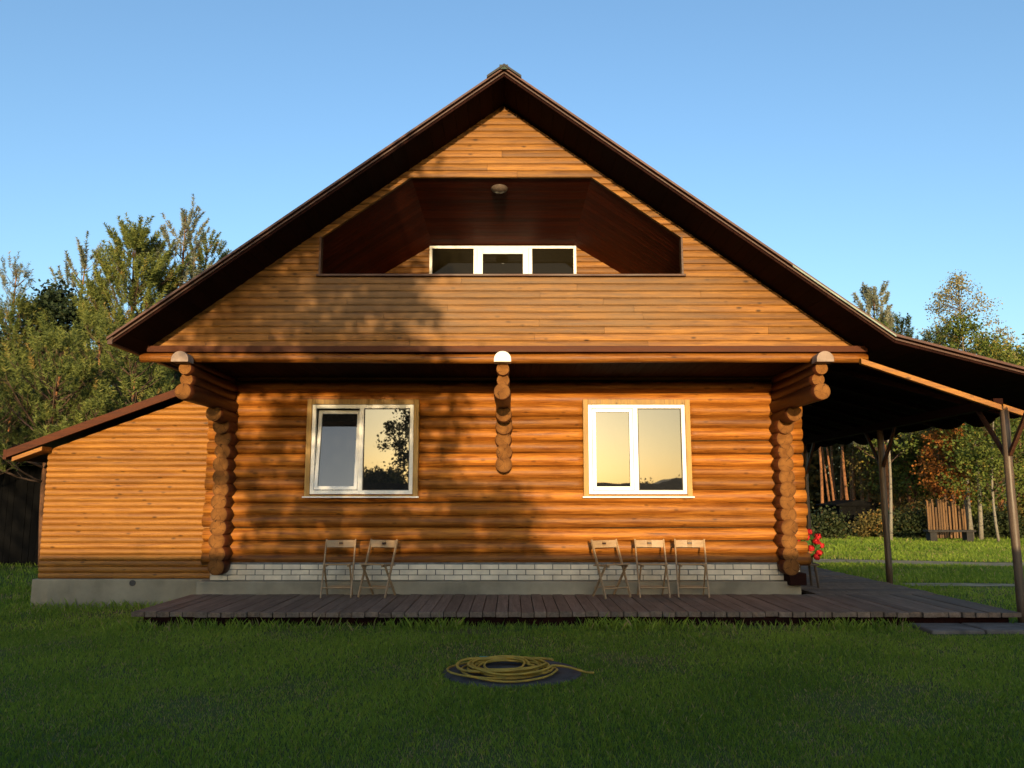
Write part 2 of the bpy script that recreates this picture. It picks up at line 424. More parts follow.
parts = [sow(-5.5, 5.5, 4.0, 7.0, 6200, .012, .036, .0055, nodeck), sow(-7.5, 8, 7.0, 10.0, 3800, .014, .040, .0065, nodeck),
         sow(-4.7, -.6, 9.5, 9.9, 900, .05, .13, .008), sow(.8, 4.7, 9.5, 9.9, 900, .05, .13, .008), sow(-.7, .9, 9.6, 9.93, 700, .03, .08, .008), sow(-7.4, -4.3, 11.9, 12.26, 900, .05, .14, .009),
         sow(-11, 11, 10, 15, 1000, .025, .065, .011, nodeck), sow(5, 26, 15, 24, 900, .035, .08, .02, nodeck),
         sow(5, 32, 24, 33, 420, .05, .12, .03, nodeck), sow(-24, -7.2, 13, 24, 200, .04, .10, .02, nodeck)]
soupV = np.concatenate([a for a, b in parts]); soupT = np.concatenate([b for a, b in parts])
tag(soup('grass', soupV, 4, soupT, GRASS), 'short patchy grass blades of the lawn', kind='stuff')

# ------------------------------------------------------------------ the log house
CX = -.1                                                                        # centre line of the house
YW, YG, YF, YB = 12.0, 10.3, 9.55, 20.5                                         # log wall, gable, roof front edge, back
house = empty('log_house', (CX, 12.0, 0), 'large varnished log house with a steep brown roof, recessed balcony and side porch', 'house')
def H(mb, name, mats, parent=house, bevel=0.): return mb.build(name, mats, parent, Vector((CX, 12.0, 0)), bevel)

WIN = [(-3.05, -1.385, 1.54, 2.985), (1.055, 2.65, 1.54, 2.985)]
def log_run(mb, x0, x1, y, z, r, k, ax='x'):
    n = max(2, int(abs(x1 - x0) / .16) + 1)
    q = np.linspace(x0, x1, n)
    rs = [r * (1 + .022 * math.sin(v * 1.9 + k * 2.3) + .018 * math.sin(v * 5.3 + k * 1.1) + random.uniform(-.012, .012)) for v in q]
    if ax == 'x': pts = [(v, y + .008 * math.sin(v * 1.3 + k), z + .008 * math.sin(v * .9 + k * 1.7)) for v in q]
    else: pts = [(y, v, z) for v in q]
    mb.tube(pts, rs, 18, 0, (k * .37 + .11 * math.sin(k * 7)) % 1, (1, 1))
lw = MB()
for k in range(16):
    z = .645 + .182 * k + random.uniform(-.012, .012); xa, xb = CX - 4.44 - random.uniform(-.02, .02), CX + 4.44 + random.uniform(-.02, .02)
    segs = [(xa, xb)]
    for (a, b, z0, z1) in WIN:
        if z0 + .07 < z < z1 - .02:
            segs = [q for s_ in segs for q in (((s_[0], a + .06), (b - .06, s_[1])) if s_[0] < a < s_[1] else (s_,))]
    for (a, b) in segs: log_run(lw, a, b, YW - .006, z, .0955 + random.uniform(-.003, .006), k)
ck = MB()
for (a, b) in ((CX - 4.2, -3.0), (-1.43, 1.1), (2.6, CX + 4.2)): ck.box(a, b, 11.985, 12.06, .56, 3.4)
for (a, b, z0, z1) in WIN: ck.box(a + .051, b - .051, 11.985, 12.06, .56, z0 + .009); ck.box(a + .051, b - .051, 11.985, 12.06, z1 - .03, 3.4)
H(ck, 'caulking', CAULK)
H(lw, 'log_wall', [LOG, LOGEND])
for sx in (-1, 1):                                                              # side walls
    m = MB(); zs = [.56 + .2 * k for k in range(15)]
    for k, z in enumerate(zs):
        log_run(m, YW + .0, YB - .3, CX + sx * 4.07, z, .122, k + 31, 'y')
    H(m, 'side_log_wall', [LOGY_SHADE, LOGEND])
m = MB(); m.box(CX - 4.3, CX + 4.3, YB - .42, YB - .3, 0, 3.4); m.prism([(CX - 4.5, 3.4), (CX + 4.5, 3.4), (CX, 6.7)], 'y', YB - .45, YB - .35)
H(m, 'rear_wall', CLAD)
m = MB(); m.box(CX - 3.95, CX + 3.95, 12.13, YB - .5, .5, .54); m.box(CX - 3.95, CX + 3.95, 15.5, 15.56, .54, 3.3)
H(m, 'room_lining', DARKIN)

# log corners and the stepped brackets that carry the gable
def bracket(cx, low, name):
    m = MB()
    z = .56; k = 0
    ends = []
    while z < 2.5:
        if z >= low: ends.append((z, 11.63 + random.uniform(-.015, .015), .124))
        z += .182
    ends += [(2.56, 11.55, .124), (2.70, 11.2, .112), (2.88, 10.14, .112), (3.04, 10.24, .085), (3.17, 10.14, .085), (3.29, 10.17, .075)]
    for k, (z, ye, r) in enumerate(ends):
        n = max(3, int((12.05 - ye) / .12)); q = np.linspace(ye, 12.05, n)
        rs = [r * (1 + .03 * math.sin(v * 4 + k * 1.7) + random.uniform(-.015, .015)) for v in q]
        rs[0] *= .94
        zz = [z + .006 * math.sin(v * 3 + k) for v in q]
        if abs(z - 2.69) < .01: zz = [zv + .05 * max(0, (11.6 - v) / .45) for v, zv in zip(q, zz)]      # upswept tip
        m.tube([(cx + .008 * math.sin(k * 2.2), v, a) for v, a in zip(q, zz)], rs, 18, 0, random.random(), (1, 1))
        if k: m.box(cx - .05, cx + .05, max(ye, ends[k - 1][1]) + .06, 12.0, z - .13, z - .02, 0, .3)
    o = H(m, name, [LOGY_SHADE, LOGEND])
    c = MB()                                                                    # white painted half round end of the topmost log
    arc = [(cx + .108 * math.cos(a), 3.265 + .105 * math.sin(a)) for a in np.linspace(0, math.pi, 15)] + [(cx - .108, 3.235), (cx + .108, 3.235)]
    c.prism(arc, 'y', 9.98, 10.16, 0, .4)
    H(c, 'log_cap', WHITEP if low else GREYP, o)
    return o
bracket(CX - 4.11, 0, 'corner_bracket'); bracket(CX + 4.07, 0, 'corner_bracket'); bracket(CX - .02, 1.95, 'middle_bracket')
for sx in (1,):
    m = MB(); m.box(CX + sx * 4.16 - .12, CX + sx * 4.16 + .12, 11.62, 12.4, .30, .47); H(m, 'sill_beam_end', SOFFIT, bevel=.01)

# foundation
m = MB(); m.box(CX - 4.42, CX + 4.24, 11.74, YB - .3, -.1, .345); H(m, 'concrete_base', CONC, bevel=.015)
m = MB(); m.box(CX - 4.27, CX + 4.27, 11.892, 12.3, .345, .60, 1)
zz = .352
for r in range(3):
    x = CX - 4.28 - (.13 if r % 2 else 0)
    while x < CX + 4.27:
        a, b = max(x, CX - 4.28), min(x + .25, CX + 4.28)
        if b - a > .03:
            dy = random.uniform(-.003, .003)
            m.box(a, b, 11.88 + dy, 11.95, zz + random.uniform(-.001, .001), zz + .066 + random.uniform(-.001, .001), 0)
        x += .262
    zz += .0765
H(m, 'brick_plinth', [BRICK, MORTAR], bevel=.004)

# ---- plank rows
BOARD = [(0, .016), (.10, .004), (.3, .001), (.5, 0), (.7, .001), (.90, .004), (1, .016)]
ROUND = [(0, .026), (.08, .014), (.2, .006), (.35, .001), (.5, 0), (.65, .001), (.8, .006), (.92, .014), (1, .026)]
def plank(mb, z0, z1, xl, xr, y, prof, th=.035, t=None):
    t = random.random() if t is None else t
    L = [(z0 + f * (z1 - z0), y + o) for f, o in prof]; L = L + [(z1, y + th + .02), (z0, y + th + .02)]
    b = len(mb.v); n = len(L)
    for fn in (xl, xr):
        for (z, yy) in L: mb.v.append((fn(z), yy, z))
    for i in range(n):
        j = (i + 1) % n; mb.face((b + j, b + i, b + n + i, b + n + j), 0, t)
    mb.face([b + i for i in range(n)], 0, t); mb.face([b + n + i for i in range(n)][::-1], 0, t)
def plank_row(mb, z0, z1, xl, xr, y, prof, piece=3.4):
    """a course of boards butted end to end"""
    a = max(xl(z0), xl(z1)); b = min(xr(z0), xr(z1))
    if b <= a:
        plank(mb, z0, z1, xl, xr, y, prof); return
    cuts = []; c = a + random.uniform(.5, piece)
    while c < b - .5: cuts.append(c); c += random.uniform(piece * .6, piece * 1.2)
    fs = [xl] + [(lambda v: (lambda z: v))(c) for c in cuts] + [xr]
    for i in range(len(fs) - 1):
        l = fs[i]; r = fs[i + 1]
        if i + 1 < len(fs) - 1: r = (lambda f: (lambda z: f(z) - .003))(r)
        plank(mb, z0, z1, l, r, y, prof)
AP, SL = 6.87, .73
CG = CX - .045                                                                   # the gable sits a little off the wall's centre line
gl = lambda z: CG - max(.01, (AP - z) / SL); gr = lambda z: CG + max(.01, (AP - z) / SL)
OPW = lambda z: 2.41 if z <= 4.97 else 2.41 - (z - 4.97) * (2.41 - 1.216) / .85
gw = MB()
rows = []
for a, b, n in ((3.47, 4.43, 10), (4.43, 4.97, 6), (4.97, 5.82, 9), (5.82, 6.855, 11)):
    q = np.linspace(a, b, n + 1); rows += [(float(q[i]), float(q[i + 1])) for i in range(n)]
for z0, z1 in rows:
    if 4.42 < z0 < 5.81:
        plank_row(gw, z0, z1, gl, lambda z: CG - OPW(z), YG, BOARD); plank_row(gw, z0, z1, lambda z: CG + OPW(z), gr, YG, BOARD)
    else: plank_row(gw, z0, z1, gl, gr, YG, BOARD)
H(gw, 'gable_wall', CLAD)
m = MB(); m.box(-4.72, 4.60, 10.17, 10.34, 3.395, 3.475); H(m, 'drip_board', REDBROWN, bevel=.004)
m = MB(); log_run(m, -4.83, 4.62, 10.27, 3.328, .062, 3); H(m, 'gable_beam', [LOG, LOGEND])
m = MB()
for i in range(75):
    x = CG - 4.5 + i * .12; m.box(x, x + .116, 10.36, 12.0, 3.325, 3.35)
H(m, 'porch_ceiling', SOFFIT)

# ---- balcony recess
BY = 12.3                                                                       # back wall of the recess; its ceiling falls towards it
lg = MB()
PF = [(1.216, 5.82), (3.45, 4.229)]; PB = [(1.12, 5.52), (3.45, 4.085)]
def at_y(k, y):
    f = (y - YG - .06) / (BY - YG - .06); return (PF[k][0] + (PB[k][0] - PF[k][0]) * f, PF[k][1] + (PB[k][1] - PF[k][1]) * f)
def board(P):
    k = len(lg.v); lg.v += P + [(x, y, z + .03) for x, y, z in P]; t = random.random()
    for f in ((0, 1, 2, 3), (7, 6, 5, 4), (0, 4, 5, 1), (1, 5, 6, 2), (2, 6, 7, 3), (3, 7, 4, 0)): lg.face([k + j for j in f], 0, t)
yy = np.linspace(YG + .06, BY, 19)
for i in range(18):
    a, b = yy[i] + .003, yy[i + 1] - .003
    (a0, za0), (a1, za1), (b0, zb0), (b1, zb1) = at_y(0, a), at_y(1, a), at_y(0, b), at_y(1, b)
    for sx in (-1, 1): board([(CG + sx * a0, a, za0), (CG + sx * a1, a, za1), (CG + sx * b1, b, zb1), (CG + sx * b0, b, zb0)])
    board([(CG - a0, a, za0), (CG + a0, a, za0), (CG + b0, b, zb0), (CG - b0, b, zb0)])
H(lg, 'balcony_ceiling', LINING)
m = MB(); m.box(CG - 3.45, CG + 3.45, YG + .06, BY, 3.44, 3.5); H(m, 'balcony_floor', DECKW)
q = np.linspace(3.5, 5.52, 23); BW = lambda z: 1.12 + (5.52 - z) / .616 + .02
for sx in (-1, 1):
    m = MB()
    for i in range(22):
        z0, z1 = float(q[i]), float(q[i + 1])
        if sx < 0: plank_row(m, z0, z1, lambda z: CG - BW(z), lambda z: CG - 1.17, BY, BOARD)
        else: plank_row(m, z0, z1, lambda z: CG + 1.17, lambda z: CG + BW(z), BY, BOARD)
    H(m, 'balcony_wall', CLAD)
m = MB(); m.box(CG - 2.45, CG + 2.45, 10.265, 10.40, 4.434, 4.464)
H(m, 'balcony_rail', BROWN, bevel=.005)
m = MB()
for sx in (-1, 1): m = MB(); m.box(CG + sx * 2.41 - .012, CG + sx * 2.41 + .012, 10.285, 10.40, 4.463, 4.98); H(m, 'opening_trim', BROWN)
m = MB(); m.lathe([(0, -.085), (.06, -.08), (.105, -.055), (.125, -.02), (.13, 0)], (CG - .03, 10.62, 5.815), 24); m.lathe([(.14, -.015), (.145, 0)], (CG - .03, 10.62, 5.818), 24)
H(m, 'ceiling_lamp', LAMPG)

# ---- windows: window > trim, frame, sash, pane, sill
def ring(mb, x0, x1, z0, z1, w_, y0, y1, wb=None, M=None):
    wb = wb or w_
    mb.box(x0, x0 + w_, y0, y1, z0, z1, M=M); mb.box(x1 - w_, x1, y0, y1, z0, z1, M=M)
    mb.box(x0 + w_, x1 - w_, y0, y1, z1 - w_, z1, M=M); mb.box(x0 + w_, x1 - w_, y0, y1, z0, z0 + wb, M=M)
def window(x0, x1, z0, z1, tilt):
    t = MB(); ring(t, x0, x1, z0 + .0, z1, .075, 11.835, 11.93, .03); t.box(x0 + .02, x1 - .02, 11.93, 12.14, z0 + .01, z0 + .04); t.box(x0 + .03, x0 + .075, 11.93, 12.14, z0, z1 - .02); t.box(x1 - .075, x1 - .03, 11.93, 12.14, z0, z1 - .02); t.box(x0 + .075, x1 - .075, 11.93, 12.14, z1 - .06, z1 - .02)
    root = H(t, 'window', TRIM, bevel=.005)
    a0, a1, b0, b1 = x0 + .078, x1 - .078, z0 + .045, z1 - .078
    f = MB(); ring(f, a0, a1, b0, b1, .055, 11.85, 11.92)
    mid = (a0 + a1) / 2 - .02
    f.box(mid - .035, mid + .035, 11.85, 11.92, b0 + .055, b1 - .055)
    H(f, 'window_frame', WHITE, root, .004)
    # left sash (opens), right fixed pane
    l0, l1, c0, c1 = a0 + .057, mid - .037, b0 + .057, b1 - .057
    M = Matrix.Translation((0, 11.88, c0)) @ Matrix.Rotation(R(-8.0 if tilt else 0), 4, 'X') @ Matrix.Translation((0, -11.88, -c0))
    s_ = MB(); ring(s_, l0 + .003, l1 - .003, c0 + .003, c1 - .003, .052, 11.842, 11.905, M=M)
    so = H(s_, 'sash', WHITE, root, .004)
    if tilt: so['label'] = 'white sash tilted open inwards at the top'
    g_ = MB(); g_.box(l0 + .056, l1 - .056, 11.872, 11.884, c0 + .056, c1 - .056, M=M); H(g_, 'pane', GLASS, root)
    g_ = MB(); g_.box(mid + .036, a1 - .056, 11.872, 11.884, c0 + .001, c1 - .001); H(g_, 'pane', GLASS, root)
    bd = MB(); ring(bd, mid + .036, a1 - .056, c0 - .001, c1 + .001, .012, 11.866, 11.871); H(bd, 'gasket', BLACK, root)
    s2 = MB(); s2.box(x0 - .02, x1 + .02, 11.80, 11.86, z0 - .008, z0 + .012); H(s2, 'sill', WHITE, root, .003)
    return root
window(*WIN[0], True); window(*WIN[1], False)
# balcony glazing
m = MB(); b0, b1, bt, bb = CG - 1.165, CG + 1.165, 5.50, 3.52
F0, F1 = BY - .03, BY + .04
ring(m, b0, b1, bb, bt, .045, F0, F1); m.box(b0 + .70, b0 + .755, F0, F1, bb + .045, bt - .045); m.box(b1 - .755, b1 - .70, F0, F1, bb + .045, bt - .045)
bw = H(m, 'balcony_window', WHITE, bevel=.004)
m = MB(); ring(m, b0 + .757, b1 - .757, bb + .047, bt - .047, .09, F0 - .012, F1 - .01); H(m, 'balcony_door', WHITE, bw, .004)
for (a, b, mg) in ((b0 + .046, b0 + .699, 0), (b0 + .848, b1 - .848, .09), (b1 - .699, b1 - .046, 0)):
    g_ = MB(); g_.box(a, b, BY - .005, BY + .005, bb + .048 + mg, bt - .046 - mg); H(g_, 'pane', GLASSD, bw)
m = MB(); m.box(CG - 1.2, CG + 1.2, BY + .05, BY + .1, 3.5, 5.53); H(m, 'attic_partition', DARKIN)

# ---- roof
def slab(mb, x0, z0, x1, z1, th, y0, y1, mi=0, t=.5):
    mb.prism([(x0, z0), (x1, z1), (x1, z1 + th), (x0, z0 + th)], 'y', y0, y1, mi, t)
TIP, TZ = 4.76, AP - SL * 4.76
CAN, CZ = 7.15, TZ - .27 * (7.15 - 4.76)
m = MB()
def wavy(mb, x0, z0, x1, z1, y0, y1, th=.03, per=.35, amp=.016):
    n = int((y1 - y0) / per * 6); yy = np.linspace(y0, y1, n + 1)
    off = [amp * max(0, math.cos(2 * math.pi * (y - y0) / per)) for y in yy]
    b = len(mb.v)
    for y, o in zip(yy, off): mb.v += [(x0, y, z0 + o), (x1, y, z1 + o), (x0, y, z0 + o + th), (x1, y, z1 + o + th)]
    for i in range(n):
        k = b + 4 * i
        for f in ((k, k + 1, k + 5, k + 4), (k + 2, k + 6, k + 7, k + 3), (k, k + 4, k + 6, k + 2), (k + 1, k + 3, k + 7, k + 5)): mb.face(f)
    mb.face((b, b + 2, b + 3, b + 1)); k = b + 4 * n; mb.face((k, k + 1, k + 3, k + 2))
wavy(m, CX, AP + .06, CX - TIP - .06, TZ - .045 + .06, YF - .03, YB)
wavy(m, CX, AP + .06, CX + TIP, TZ + .06, YF - .03, YB)
roof = H(m, 'roof', ROOFM)
m = MB()                                                                        # boarded undersides
for sx in (-1, 1):
    nb = 30
    for i in range(nb):
        a, b = TIP * i / nb + .002, TIP * (i + 1) / nb - .002
        slab(m, CX + sx * a, AP - SL * a, CX + sx * b, AP - SL * b, .03, YF + .02, YB - .05, 0, random.random())
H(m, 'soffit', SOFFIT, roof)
m = MB()
for sx in (-1, 1): slab(m, CX + sx * .0, AP + .032, CX + sx * TIP, AP + .032 - SL * TIP, .026, YF, YF + .03)
H(m, 'bargeboard', BROWN, roof, .004)
m = MB(); m.box(CX - TIP - .06, CX - TIP - .0, YF, YB, TZ - .02, TZ + .07); H(m, 'eave_board', BROWN, roof)
m = MB(); slab(m, CX, AP + .10, CX - .22, AP + .10 - .16, .03, YF - .06, YB); slab(m, CX, AP + .10, CX + .22, AP + .10 - .16, .03, YF - .06, YB)
H(m, 'ridge_cap', ROOFD, roof)
m = MB(); slab(m, CX + 3.55, AP + .062 - SL * 3.55, CX + TIP, AP + .062 - SL * TIP, .022, YF - .035, YF - .01); H(m, 'flashing', FLASH, roof)
m = MB(); slab(m, CX - .06, AP + .06, CX + .05, AP + .06, .06, YF - .05, YF - .031); H(m, 'ridge_end_plate', GREENM, roof)
# porch roof on the right
m = MB(); wavy(m, CX + TIP, TZ + .06, CX + CAN, CZ + .06, YF - .03, YB, amp=.014)
pr = H(m, 'porch_roof', ROOFM)
m = MB()
for i in range(16):
    a = TIP + (CAN - TIP) * i / 16 + .002; b = TIP + (CAN - TIP) * (i + 1) / 16 - .002
    slab(m, CX + a, TZ - .26 * (a - TIP), CX + b, TZ - .26 * (b - TIP), .03, YF + .02, YB - .05, 0, random.random())
for i in range(11):
    y = 11.28 + i * .90; slab(m, CX + 4.1, TZ - .09 + .27 * .66, CX + CAN - .1, TZ - .09 - .27 * (CAN - .1 - TIP), .08, y, y + .07, 0, .4)
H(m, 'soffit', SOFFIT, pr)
m = MB()                                                                        # scalloped eave board seen from below
n = 120; yy = np.linspace(YF + .0, YB, n + 1)
lo = [CZ - .02 - .10 * (1 + .5 * math.sin(y * 1.7)) * abs(math.sin(math.pi * (y - YF) / .98 + .35 * math.sin(y * 1.1))) ** .7 for y in yy]
for i in range(n):
    a, b = yy[i], yy[i + 1]; k = len(m.v)
    m.v += [(CX + CAN - .03, a, lo[i]), (CX + CAN - .03, b, lo[i + 1]), (CX + CAN - .03, b, CZ + .08), (CX + CAN - .03, a, CZ + .08),
            (CX + CAN + .0, a, lo[i]), (CX + CAN + .0, b, lo[i + 1]), (CX + CAN + .0, b, CZ + .08), (CX + CAN + .0, a, CZ + .08)]
    for f in ((0, 1, 2, 3), (7, 6, 5, 4), (0, 4, 5, 1), (3, 2, 6, 7)): m.face([k + j for j in f])
H(m, 'eave_board', SOFFIT, pr)
m = MB(); slab(m, CX + TIP, TZ + .032, CX + CAN, CZ + .032, .026, YF, YF + .03); H(m, 'bargeboard', BROWN, pr, .004)
m = MB(); slab(m, 4.40, 3.20, 6.12, 2.61, .07, 9.93, 10.0, 0, .6); slab(m, 6.14, 2.62, 7.0, 2.33, .07, 9.93, 10.0, 0, .5)
H(m, 'rafter', SIDING, pr, .005)
m = MB(); m.box(6.10, 6.22, 10.06, YB, 2.66, 2.775); H(m, 'wall_plate', SOFFIT, pr)
def post(y, z0):
    m = MB(); pts = [(6.17 + .004 * math.sin(z * 3), y, z) for z in np.linspace(z0, 2.662, 9)]; m.tube(pts, [.051 + .002 * math.sin(i * 2) for i in range(9)], 16, 0, .5)
    po = H(m, 'post', POSTW)
    for s in (-1, 1):
        m = MB(); m.bar((6.17, y + s * .04, 2.05), (6.17, y + s * .56, 2.68), .046, .046); H(m, 'brace', BROWN, po, .004)
post(9.98, 0); post(13.4, .15); post(16.9, .15); post(20.2, .15)

# ---- side annex
AX0, AX1, AY = -7.12, -4.2, 12.3
m = MB()
ztop = lambda x: 2.27 - .16 + .371 * (x + 7.55)
z = .33
while z < 3.4:
    z1 = z + .0885
    xl_ = lambda zz: max(AX0, (zz - 2.10) / .371 - 7.55)
    if xl_(z1) < AX1: plank_row(m, z, z1, xl_, lambda zz: AX1, AY, ROUND, 30)
    z = z1
m.box(AX0, AX0 + .05, AY + .06, YB - 1, .33, 2.2); m.box(AX0, AX1, YB - 1.05, YB - 1, .33, 2.2)
annex = H(m, 'annex', SIDING)
m = MB(); m.box(AX0 - .05, -4.4, AY - .06, YB - 1, -.2, .33); fo = H(m, 'foundation', CONC, annex, .015)
m = MB(); m.tube([(-5.66, AY - .075, .275), (-5.66, AY - .03, .275)], .045, 16); H(m, 'vent_hole', BLACK, annex)
m = MB(); slab(m, -7.57, 2.13, -4.25, 2.13 + .371 * 3.32, .12, 12.0, 12.03, 0, .5); slab(m, -7.57, 2.21, -4.3, 2.21 + .371 * 3.27, .035, 12.031, YB - .8, 1, .5)
m.box(-7.62, -7.57, 12.0, YB - .8, 2.10, 2.25, 0, .4)
H(m, 'annex_roof', [REDBROWN, ROOFM], annex, .004)
m = MB(); slab(m, -7.5, 2.075, -7.06, 2.075 + .371 * .44, .06, 12.03, 12.29, 0, .6); H(m, 'eave_end', SIDING, annex)

# ------------------------------------------------------------------ deck
dk = empty('deck', (.8, 10.8, 0), 'low dark brown plank deck running along the house front and right side', 'deck')
m = MB(); x = -4.58; i = 0
while x < 6.06:
    wv = .156 + random.uniform(-.006, .006)
    f = 9.9 + random.uniform(-.02, .02) + .03 * math.sin(x * .8)
    m.box(x, min(x + wv - .009, 6.1), f, 11.735, .108 + random.uniform(-.004, .003), .168 + random.uniform(-.004, .004))
    x += wv
m.build('front_boards', DECKW, dk, Vector((.8, 10.8, 0)), .004)
m = MB(); y = 11.745
while y < 20.4:
    m.box(4.36, 6.1 + random.uniform(-.03, .03), y, y + .146, .125, .168 + random.uniform(-.004, .004)); y += .156
m.build('side_boards', DECKW, dk, Vector((.8, 10.8, 0)), .004)
m = MB()
for y in (9.97, 10.6, 11.2, 11.65): m.box(-4.45, 6.0, y, y + .05, .0, .105)
for x in (4.5, 5.2, 5.95): m.box(x, x + .05, 11.75, 20.3, .0, .12)
m.build('joists', SOFFIT, dk, Vector((.8, 10.8, 0)))

# ------------------------------------------------------------------ folding chairs
def chair():
    c = empty('folding_chair', (0, 0, 0))
    Z = Vector((0, 0, 0))
    B = lambda mb, n, mat=CHAIRW: mb.build(n, mat, c, Z, .003)
    for sx in (-1, 1):
        m = MB(); m.bar((sx * .205, -.17, 0), (sx * .205, .17, .775), .02, .036, up=(0, 1, 0)); B(m, 'side_rail')
        m = MB(); m.bar((sx * .175, .20, 0), (sx * .175, -.13, .435), .02, .032, up=(0, 1, 0)); B(m, 'rear_leg')
    m = MB()
    for k in range(6):
        y = -.20 + k * .062; z = .452 - k * .006; m.box(-.19, .19, y, y + .05, z - .008, z + .008)
    m.box(-.165, -.145, -.19, .16, .415, .443); m.box(.145, .165, -.19, .16, .415, .443)
    B(m, 'seat')
    m = MB()                                                                    # curved back board with a grip hole
    n = 12; zc, hh = .715, .05
    q = np.linspace(-.194, .194, n + 1)
    hole = lambda x0, x1: abs((x0 + x1) / 2) < .02
    for i in range(n):
        x0, x1 = q[i], q[i + 1]; y0 = .125 + .025 * (1 - (x0 / .194) ** 2); y1 = .125 + .025 * (1 - (x1 / .194) ** 2)
        for (za, zb) in (((zc - hh, zc + hh),) if not hole(x0, x1) else ((zc - hh, zc - .008), (zc + .02, zc + hh))):
            k = len(m.v)
            m.v += [(x0, y0, za), (x1, y1, za), (x1, y1 + .014, za), (x0, y0 + .014, za), (x0, y0 + .02, zb), (x1, y1 + .02, zb), (x1, y1 + .034, zb), (x0, y0 + .034, zb)]
            for f in ((3, 2, 1, 0), (4, 5, 6, 7), (0, 1, 5, 4), (1, 2, 6, 5), (2, 3, 7, 6), (3, 0, 4, 7)): m.face([k + j for j in f], 0, .5)
    m.box(-.024, .024, .148, .166, zc - .006, zc + .02, 1, .1)
    m.build('backrest', [CHAIRW, BROWN], c, Z)
    m = MB(); m.tube([(-.2, -.115, .13), (.2, -.115, .13)], .011, 8); B(m, 'rung'); m = MB(); m.tube([(-.17, .16, .12), (.17, .16, .12)], .011, 8); B(m, 'rung')
    return c
ch0 = chair()
GRP = 'folding chairs on the deck against the log wall'
for i, (px, yy, rz, lab) in enumerate((
        (341, 11.45, 3, 'light wooden folding chair below the left window, left one of the pair'),
        (380, 11.45, -19, 'light wooden folding chair below the left window, turned towards its neighbour, right of the pair'),
        (609, 11.40, 27, 'wooden folding chair turned askew, left end of the trio below the right window'),
        (650, 11.45, 1, 'light wooden folding chair in the middle of the trio below the right window'),
        (689, 11.45, -6, 'light wooden folding chair at the right end of the trio below the right window'))):
    c = ch0 if i == 0 else copy_tree(ch0)
    c.location = ((px - 512) / 800 * 11.36, yy, .170); c.rotation_euler.z = R(rz)
    tag(c, lab, 'chair', GRP)

# ------------------------------------------------------------------ manhole cover and hose
m = MB(); m.lathe([(0, .012), (.05, .012), (.055, .018), (.30, .017), (.31, .011), (.34, .011), (.35, .017), (.56, .014), (.60, .008), (.62, -.02)], (.0, 7.32, 0), 40)
tag(m.build('well_cover', BLACK, None, Vector((0, 7.32, 0))), 'round black plastic well cover set in the lawn under the hose', 'cover')
hz = empty('garden_hose', (-.08, 7.35, .04), 'yellow garden hose coiled on the black well cover', 'hose')
m = MB(); pts = []; NL = 12
lr = [random.uniform(.20, .42) for _ in range(NL + 2)]; lx = [random.uniform(-.06, .06) for _ in range(NL + 2)]; ly = [random.uniform(-.05, .05) for _ in range(NL + 2)]
for i in range(NL * 28):
    a = i / 28 * 2 * math.pi; k = i // 28; f = (i % 28) / 28; f = f * f * (3 - 2 * f)
    lp = lambda L: L[k] + (L[k + 1] - L[k]) * f
    rr = lp(lr) + .025 * math.sin(a * 1.37 + k); q = 1 + .12 * math.sin(k * 2.1)
    pts.append((-.04 + lp(lx) + rr * math.cos(a) * 1.05 * q, 7.28 + lp(ly) + rr * math.sin(a) * 1.1 / q, .030 + .0045 * k + .012 * abs(math.sin(a * 1.3 + k))))
e = Vector(pts[-1])
for t_ in np.linspace(.1, 1, 10): pts.append((e.x + .36 * t_, e.y + .05 * math.sin(t_ * 5) + .06 * t_, max(.03, e.z - .07 * t_)))
m.tube(pts, .0095, 8, 0, .5); m.build('coil', HOSE, hz, Vector((-.08, 7.35, .04)))
m = MB(); pts = [(-.38 + .5 * math.cos(a) * .9 + .35, 7.27 + .33 * math.sin(a), .075 + .012 * math.sin(3 * a)) for a in np.linspace(.5, 4.2, 26)]
m.tube(pts, .012, 8, 0, .6); m.build('loose_loop', HOSE, hz, Vector((-.08, 7.35, .04)))
m = MB(); m.tube([(-.30, 7.70, .055), (-.13, 7.68, .05)], .014, 8); m.build('hose_fitting', TEAL, hz, Vector((-.08, 7.35, .04)))

# ------------------------------------------------------------------ flower pot by the corner
fx, fy = 4.56, 12.75
fp = empty('potted_geranium', (fx, fy, .168), 'terracotta pot of red geraniums on a wooden stool at the right corner of the house', 'flower pot')
O = Vector((fx, fy, .168))
m = MB()
m.box(fx - .17, fx + .17, fy - .17, fy + .17, .50, .53)
for sx in (-1, 1):
    for sy in (-1, 1): m.bar((fx + sx * .15, fy + sy * .15, .168), (fx + sx * .12, fy + sy * .12, .50), .035, .035)
m.build('stool', POSTW, fp, O, .004)
m = MB(); m.lathe([(0, 0), (.10, 0), (.145, .17), (.16, .175), (.16, .21), (.145, .21), (.14, .18), (0, .175)], (fx, fy, .532), 24); m.build('pot', TERRA, fp, O)
def rosette(n, c, rad, size):
    a = rng.normal(size=(n, 3)); a /= np.linalg.norm(a, axis=1)[:, None]
    P = c + a * rad * rng.random((n, 1)) ** .4
    return P, a
def leafquads(P, Nrm, size, asp=.6):
    n = len(P); r = rng.normal(size=(n, 3)); u = np.cross(Nrm, r); u /= np.linalg.norm(u, axis=1)[:, None] + 1e-9
    v = np.cross(Nrm, u); s = (size * rng.uniform(.6, 1.3, n))[:, None]
    return np.stack([P - u * s * .5, P - v * s * asp * .5, P + u * s * .5, P + v * s * asp * .5], 1)
P, A = rosette(420, np.array([0, 0, .62]), np.array([.27, .27, .20]), .07)
soup('leaves', leafquads(P, A, .075, .9), 4, rng.random(len(P)), LEAFGER, fp)
